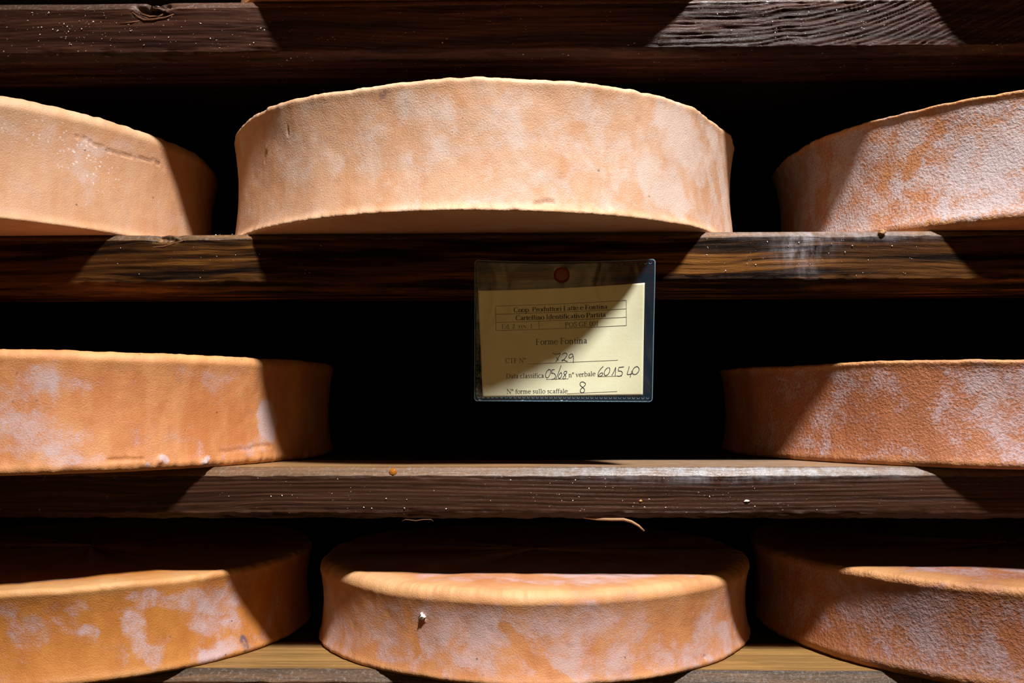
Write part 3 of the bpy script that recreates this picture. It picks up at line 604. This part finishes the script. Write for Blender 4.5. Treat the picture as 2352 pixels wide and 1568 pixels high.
def arc(cx_, cy_, rx, ry, a0, a1, n=18):
    return [(cx_ + rx * math.cos(math.radians(t)), cy_ + ry * math.sin(math.radians(t))) for t in np.linspace(a0, a1, n)]
def stem(x, y0, y1, bot=1, top=1, sw=0.13):
    r = [([(x, y0), (x, y1)], None)]
    if bot: r.append(([(x - sw, y0 + 0.02), (x + sw, y0 + 0.02)], 't'))
    if top == 1: r.append(([(x - sw, y1 - 0.02), (x + sw, y1 - 0.02)], 't'))
    if top == 2: r.append(([(x - sw - 0.02, y1 - 0.05), (x, y1 - 0.01)], 't'))
    return r
def T(*p): return [(list(p), 't')]
def Cc(p): return [(p, None)]
X_ = 0.67
GL = {
 ' ': ([], 0.30), '.': ([([(0.13, 0.0), (0.13, 0.12)], None)], 0.28),
 'C': (Cc(arc(0.44, 0.5, 0.36, 0.5, 48, 318)) + T((0.73, 0.68), (0.72, 1.0)), 0.84),
 'G': (Cc(arc(0.44, 0.5, 0.36, 0.5, 48, 330)) + T((0.73, 0.70), (0.72, 1.0)) + stem(0.74, 0.1, 0.42, 0, 1), 0.92),
 'O': (Cc(arc(0.45, 0.5, 0.37, 0.5, 0, 360, 28)), 0.92),
 'P': (stem(0.17, 0, 1) + T((0.17, 0.98), (0.38, 0.98)) + Cc(arc(0.38, 0.74, 0.22, 0.25, 90, -90)) + T((0.17, 0.48), (0.38, 0.48)), 0.70),
 'L': (stem(0.18, 0, 1) + T((0.18, 0.02), (0.64, 0.02), (0.67, 0.28)), 0.74),
 'F': (stem(0.17, 0, 1) + T((0.17, 0.98), (0.62, 0.98), (0.64, 0.76)) + T((0.17, 0.52), (0.46, 0.52)) + T((0.46, 0.42), (0.46, 0.62)), 0.68),
 'E': (stem(0.17, 0, 1) + T((0.17, 0.98), (0.62, 0.98), (0.64, 0.78)) + T((0.17, 0.52), (0.47, 0.52)) + T((0.47, 0.42), (0.47, 0.62)) + T((0.17, 0.02), (0.64, 0.02), (0.68, 0.25)), 0.74),
 'I': (stem(0.2, 0, 1), 0.42),
 'D': (stem(0.17, 0, 1) + T((0.17, 0.98), (0.40, 0.98)) + Cc(arc(0.38, 0.5, 0.40, 0.48, 90, -90)) + T((0.17, 0.02), (0.40, 0.02)), 0.90),
 'T': (stem(0.38, 0, 1, 1, 0) + T((0.05, 0.76), (0.06, 0.98), (0.70, 0.98), (0.71, 0.76)), 0.78),
 'N': ([([(0.17, 0.0), (0.17, 1.0)], 't'), ([(0.15, 1.0), (0.76, 0.0)], None), ([(0.76, 0.0), (0.76, 1.0)], 't')] + T((0.05, 0.02), (0.29, 0.02)) + T((0.02, 0.98), (0.2, 0.98)) + T((0.64, 0.98), (0.88, 0.98)), 0.92),
 'S': (Cc([(0.52, 0.82), (0.42, 0.96), (0.28, 0.99), (0.15, 0.92), (0.12, 0.76), (0.20, 0.62), (0.36, 0.52), (0.50, 0.40), (0.54, 0.24), (0.46, 0.07), (0.30, 0.01), (0.15, 0.06), (0.08, 0.22)]) + T((0.53, 0.72), (0.53, 0.98)) + T((0.08, 0.02), (0.08, 0.28)), 0.66),
 '0': (Cc(arc(0.29, 0.5, 0.22, 0.5, 0, 360, 24)), 0.58),
 '1': (stem(0.28, 0, 1, 1, 0) + T((0.12, 0.86), (0.28, 0.98)), 0.54),
 '2': (Cc([(0.09, 0.74), (0.14, 0.92), (0.28, 1.0), (0.42, 0.92), (0.46, 0.74), (0.38, 0.52), (0.22, 0.28), (0.07, 0.05)]) + [([(0.07, 0.04), (0.50, 0.04), (0.54, 0.20)], None)], 0.60),
 '°': (Cc(arc(0.17, 0.82, 0.12, 0.16, 0, 360, 16)), 0.38),
 'o': (Cc(arc(0.30, 0.335, 0.24, 0.335, 0, 360, 22)), 0.60),
 'c': (Cc(arc(0.30, 0.335, 0.24, 0.335, 48, 318)), 0.54),
 'e': (Cc(arc(0.30, 0.335, 0.24, 0.335, 8, 320)) + T((0.08, 0.385), (0.53, 0.385)), 0.57),
 'p': (stem(0.15, -0.28, X_, 1, 2) + Cc(arc(0.32, 0.335, 0.23, 0.335, 150, -150, 20)), 0.64),
 'b': (stem(0.15, 0.0, 1.0, 0, 2) + Cc(arc(0.32, 0.335, 0.23, 0.335, 150, -150, 20)), 0.64),
 'd': (stem(0.48, 0.0, 1.0, 0, 2) + T((0.48, 0.02), (0.60, 0.05)) + Cc(arc(0.30, 0.335, 0.22, 0.335, 30, 330, 20)), 0.66),
 'u': (stem(0.15, 0.18, X_, 0, 2) + Cc(arc(0.31, 0.20, 0.16, 0.19, 180, 320, 12)) + stem(0.48, 0.0, X_, 0, 2) + T((0.48, 0.02), (0.60, 0.04)), 0.66),
 'n': (stem(0.15, 0, X_, 1, 2) + Cc([(0.15, 0.48), (0.24, 0.62), (0.36, 0.66), (0.46, 0.58), (0.48, 0.42), (0.48, 0.0)]) + T((0.36, 0.02), (0.60, 0.02)), 0.66),
 'm': (stem(0.15, 0, X_, 1, 2) + Cc([(0.15, 0.48), (0.24, 0.62), (0.34, 0.66), (0.43, 0.58), (0.45, 0.42), (0.45, 0.0)]) + Cc([(0.45, 0.48), (0.54, 0.62), (0.64, 0.66), (0.73, 0.58), (0.75, 0.42), (0.75, 0.0)]) + T((0.34, 0.02), (0.56, 0.02)) + T((0.64, 0.02), (0.86, 0.02)), 0.92),
 'r': (stem(0.15, 0, X_, 1, 2) + Cc([(0.15, 0.42), (0.23, 0.58), (0.32, 0.66), (0.40, 0.62), (0.40, 0.55)]), 0.46),
 'i': (stem(0.16, 0, X_, 1, 2) + [([(0.16, 0.85), (0.16, 0.98)], None)], 0.34),
 'l': (stem(0.16, 0, 1.0, 1, 2), 0.34),
 't': (Cc([(0.17, 0.86), (0.17, 0.16), (0.22, 0.04), (0.30, 0.02), (0.37, 0.08)]) + T((0.03, 0.64), (0.36, 0.64)), 0.38),
 'f': (Cc([(0.17, 0.0), (0.17, 0.80), (0.22, 0.94), (0.32, 0.99), (0.42, 0.93)]) + T((0.03, 0.64), (0.36, 0.64)) + T((0.05, 0.02), (0.30, 0.02)), 0.38),
 'a': (Cc([(0.10, 0.52), (0.16, 0.63), (0.27, 0.67), (0.37, 0.62), (0.40, 0.50), (0.40, 0.10), (0.45, 0.02), (0.54, 0.06)]) + Cc([(0.40, 0.42), (0.24, 0.34), (0.12, 0.25), (0.10, 0.12), (0.17, 0.03), (0.28, 0.05), (0.40, 0.16)]), 0.56),
 's': (Cc([(0.38, 0.54), (0.30, 0.65), (0.20, 0.66), (0.11, 0.58), (0.12, 0.46), (0.26, 0.36), (0.38, 0.26), (0.38, 0.11), (0.28, 0.02), (0.17, 0.02), (0.08, 0.12)]), 0.48),
 'v': ([([(0.08, 0.66), (0.30, 0.0)], None), ([(0.30, 0.0), (0.50, 0.66)], 't')] + T((0.0, 0.65), (0.20, 0.65)) + T((0.40, 0.65), (0.58, 0.65)), 0.58),
}
def printed(name, text, a0, b0, a1, b1, cap, wt=0.15, label=None):
    tot = sum(GL[ch][1] for ch in text); acc = ([], [])
    d = np.array([a1 - a0, b1 - b0]); k = 0.0
    capA = cap / ASP                                      # cap height expressed along a
    sx = np.hypot(d[0], d[1] / ASP) / tot
    for ch in text:
        for pts, fl in GL[ch][0]:
            P = []
            pts = np.array(pts)
            if len(pts) > 2 and fl is None:               # smooth the curve
                for _ in range(1):
                    q = [pts[0]]
                    for s_, e_ in zip(pts[:-1], pts[1:]): q += [0.75 * s_ + 0.25 * e_, 0.25 * s_ + 0.75 * e_]
                    q.append(pts[-1]); pts = np.array(q)
            xs = (k + pts[:, 0]) / tot
            P = np.stack([a0 + d[0] * xs + 0.010 * 0 * pts[:, 1], b0 + d[1] * xs - cap * pts[:, 1]], -1)
            w_ = 0.065 if fl == 't' else wt
            ribbon(P, capA * w_, cap * 0.062, ASP, INK_OFF, CO, acc)
        k += GL[ch][1]
    o = mesh(name, acc[0], acc[1], ink, card, smooth=False)
    if label: o['label'] = label
for text, a0, b0, a1, b1, cap, nm, wt in [
    ('Coop. Produttori Latte e Fontina', 0.2199, 0.363, 0.7479, 0.3376, 0.0333, 'printed_heading', 0.21),
    ('Cartellino Identificativo Partita', 0.2311, 0.4211, 0.7391, 0.3955, 0.034, 'printed_heading', 0.21),
    ('Ed. 2  rev. 1', 0.1517, 0.4821, 0.33, 0.4762, 0.0317, 'printed_line', 0.13),
    ('POS GE 001', 0.5114, 0.4687, 0.7005, 0.4599, 0.0342, 'printed_line', 0.13),
    ('Forme Fontina', 0.3459, 0.596, 0.638, 0.5842, 0.0425, 'printed_title', 0.135),
    ('CTF N°', 0.1742, 0.7286, 0.2915, 0.7239, 0.0341, 'printed_line', 0.13),
    ('Data classifica', 0.1785, 0.8392, 0.3955, 0.8319, 0.0341, 'printed_line', 0.13),
    ('n° verbale', 0.5348, 0.8282, 0.6857, 0.8172, 0.0333, 'printed_line', 0.13),
    ('N° forme sullo scaffale', 0.1834, 0.9477, 0.5300, 0.9420, 0.0319, 'printed_line', 0.13)]:
    printed(nm, text, a0, b0, a1, b1, cap, wt)
def rules(name, L, wd):
    acc = ([], [])
    for a0, b0, a1, b1 in L:
        t = np.linspace(0, 1, 30)[:, None]
        ribbon(np.array([a0, b0]) * (1 - t) + np.array([a1, b1]) * t, wd / ASP, wd, ASP, INK_OFF, CO, acc)
    mesh(name, acc[0], acc[1], ink, card, smooth=False)
rules('printed_table', [(0.1167, 0.3214, 0.8499, 0.2808), (0.8499, 0.2808, 0.8529, 0.4598), (0.8529, 0.4598, 0.1207, 0.4963), (0.1207, 0.4963, 0.1167, 0.3214), (0.1176, 0.3794, 0.8505, 0.3414), (0.1191, 0.4382, 0.8517, 0.4006), (0.3633, 0.4281, 0.3655, 0.4843)], 0.0028)
for L in [(0.3036, 0.7337, 0.8093, 0.7056), (0.4076, 0.844, 0.5349, 0.8388), (0.6975, 0.8232, 0.8319, 0.8184), (0.5267, 0.9465, 0.8068, 0.9292)]:
    rules('ruled_line', [L], 0.0026)
HW = {'handwritten_number': [
 [[(0.4422, 0.6525), (0.4506, 0.6609), (0.465, 0.6639), (0.4799, 0.66), (0.4888, 0.6524), (0.483, 0.6714), (0.4724, 0.698), (0.4612, 0.7193)], [(0.4651, 0.6828), (0.4761, 0.7071)],
  [(0.4979, 0.666), (0.5067, 0.6546), (0.5186, 0.6531), (0.5258, 0.6622), (0.5236, 0.6751), (0.513, 0.6941), (0.4982, 0.7131), (0.4952, 0.7055), (0.5041, 0.7017), (0.528, 0.716)],
  [(0.5592, 0.6675), (0.5514, 0.6584), (0.5396, 0.666), (0.5337, 0.6827), (0.5398, 0.6917), (0.5516, 0.6864), (0.5592, 0.669), (0.5617, 0.6902), (0.5608, 0.7243)]],
 [[(0.4239, 0.7703), (0.409, 0.7893), (0.4032, 0.8159), (0.4081, 0.8333), (0.4195, 0.831), (0.4301, 0.8082), (0.4347, 0.7816), (0.4287, 0.771), (0.4215, 0.7741)], [(0.4405, 0.7745), (0.4560, 0.7725)], [(0.4385, 0.8020), (0.4460, 0.7965), (0.4580, 0.8050), (0.4625, 0.8220), (0.4555, 0.8390), (0.4380, 0.8440)], [(0.4405, 0.7745), (0.4385, 0.8020)],
  [(0.4924, 0.7434), (0.4808, 0.7852), (0.4691, 0.8232), (0.4621, 0.846)], [(0.4928, 0.7928), (0.481, 0.808), (0.4769, 0.8307), (0.4842, 0.8383), (0.493, 0.8269), (0.4976, 0.8041), (0.4916, 0.7935)],
  [(0.5243, 0.7851), (0.5124, 0.7851), (0.5066, 0.798), (0.515, 0.8094), (0.5198, 0.823), (0.514, 0.8404), (0.5033, 0.8405), (0.5032, 0.8268), (0.5168, 0.8078), (0.5256, 0.7949), (0.5243, 0.7851)]],
 [[(0.7292, 0.7491), (0.7147, 0.7657), (0.7031, 0.7884), (0.6986, 0.8111), (0.7034, 0.8224), (0.7181, 0.8186), (0.7279, 0.8035), (0.7237, 0.7944), (0.712, 0.7997), (0.7033, 0.8149)],
  [(0.7556, 0.7567), (0.7394, 0.7733), (0.7326, 0.7997), (0.7386, 0.817), (0.7532, 0.811), (0.7646, 0.7884), (0.7662, 0.7657), (0.7585, 0.7567)],
  [(0.7766, 0.8147), (0.7908, 0.7808), (0.7975, 0.7492), (0.7966, 0.7808), (0.7947, 0.82)], [(0.8139, 0.7575), (0.8428, 0.7523)], [(0.8139, 0.762), (0.8101, 0.7846), (0.8257, 0.7808), (0.8363, 0.7943), (0.8307, 0.8147), (0.8145, 0.8207), (0.8057, 0.8169)],
  [(0.8716, 0.7493), (0.8662, 0.7808), (0.8578, 0.8071), (0.8723, 0.8079), (0.8906, 0.7996)], [(0.8864, 0.7809), (0.8771, 0.8274)],
  [(0.9147, 0.7494), (0.8976, 0.7584), (0.8881, 0.7846), (0.8924, 0.8071), (0.9097, 0.8071), (0.9249, 0.7846), (0.9257, 0.7622), (0.9147, 0.7494)]],
 [[(0.6301, 0.8718), (0.6152, 0.8582), (0.6004, 0.8658), (0.5988, 0.8833), (0.6125, 0.8983), (0.6262, 0.9134), (0.6246, 0.9323), (0.6099, 0.9415), (0.5991, 0.9287), (0.6049, 0.9097), (0.6214, 0.8945), (0.6319, 0.8793), (0.6283, 0.868)]],
]}
for strokes in HW['handwritten_number']:
    acc = ([], [])
    for s in strokes:
        p = np.array(s)
        for _ in range(2 if len(p) > 2 else 0):
            q = [p[0]]
            for s_, e_ in zip(p[:-1], p[1:]): q += [0.75 * s_ + 0.25 * e_, 0.25 * s_ + 0.75 * e_]
            q.append(p[-1]); p = np.array(q)
        ribbon(p, 0.0044 / ASP, 0.0044, ASP, INK_OFF - 0.00005, CO, acc)
    mesh('handwritten_number', acc[0], acc[1], pen, card, smooth=False)

# the red pin through the pouch
red = plain('red_plastic', (0.15, 0.005, 0.006), 0.4, 0.4)
steel = plain('steel', (0.5, 0.5, 0.5), 0.3, 0.5)
def lathe_y(name, prof, mat, parent, n=40):
    V = [(r_ * math.cos(2 * math.pi * k / n), y_, r_ * math.sin(2 * math.pi * k / n)) for r_, y_ in prof for k in range(n)]
    m = len(prof)
    F = [[i * n + k, i * n + (k + 1) % n, (i + 1) * n + (k + 1) % n, (i + 1) * n + k] for i in range(m - 1) for k in range(n)]
    F += [list(range(n))[::-1], [(m - 1) * n + k for k in range(n)]]
    return mesh(name, V, F, mat, parent)
yp = float(SP(np.array(0.49), np.array(0.105))[1])
pin = empty('thumbtack', (0.0334, yp - 0.0016, 1.4323))
tag(pin, 'round red thumbtack holding the clear pouch to the plank', 'thumbtack')
lathe_y('head', [(0.0040, -0.0016), (0.0048, -0.0013), (0.0052, -0.0007), (0.0053, 0.0), (0.0051, 0.0004), (0.001, 0.0005)], red, pin)
lathe_y('pin', [(0.0005, 0.0004), (0.0005, 0.0065), (0.00005, 0.0085)], steel, pin, 12)
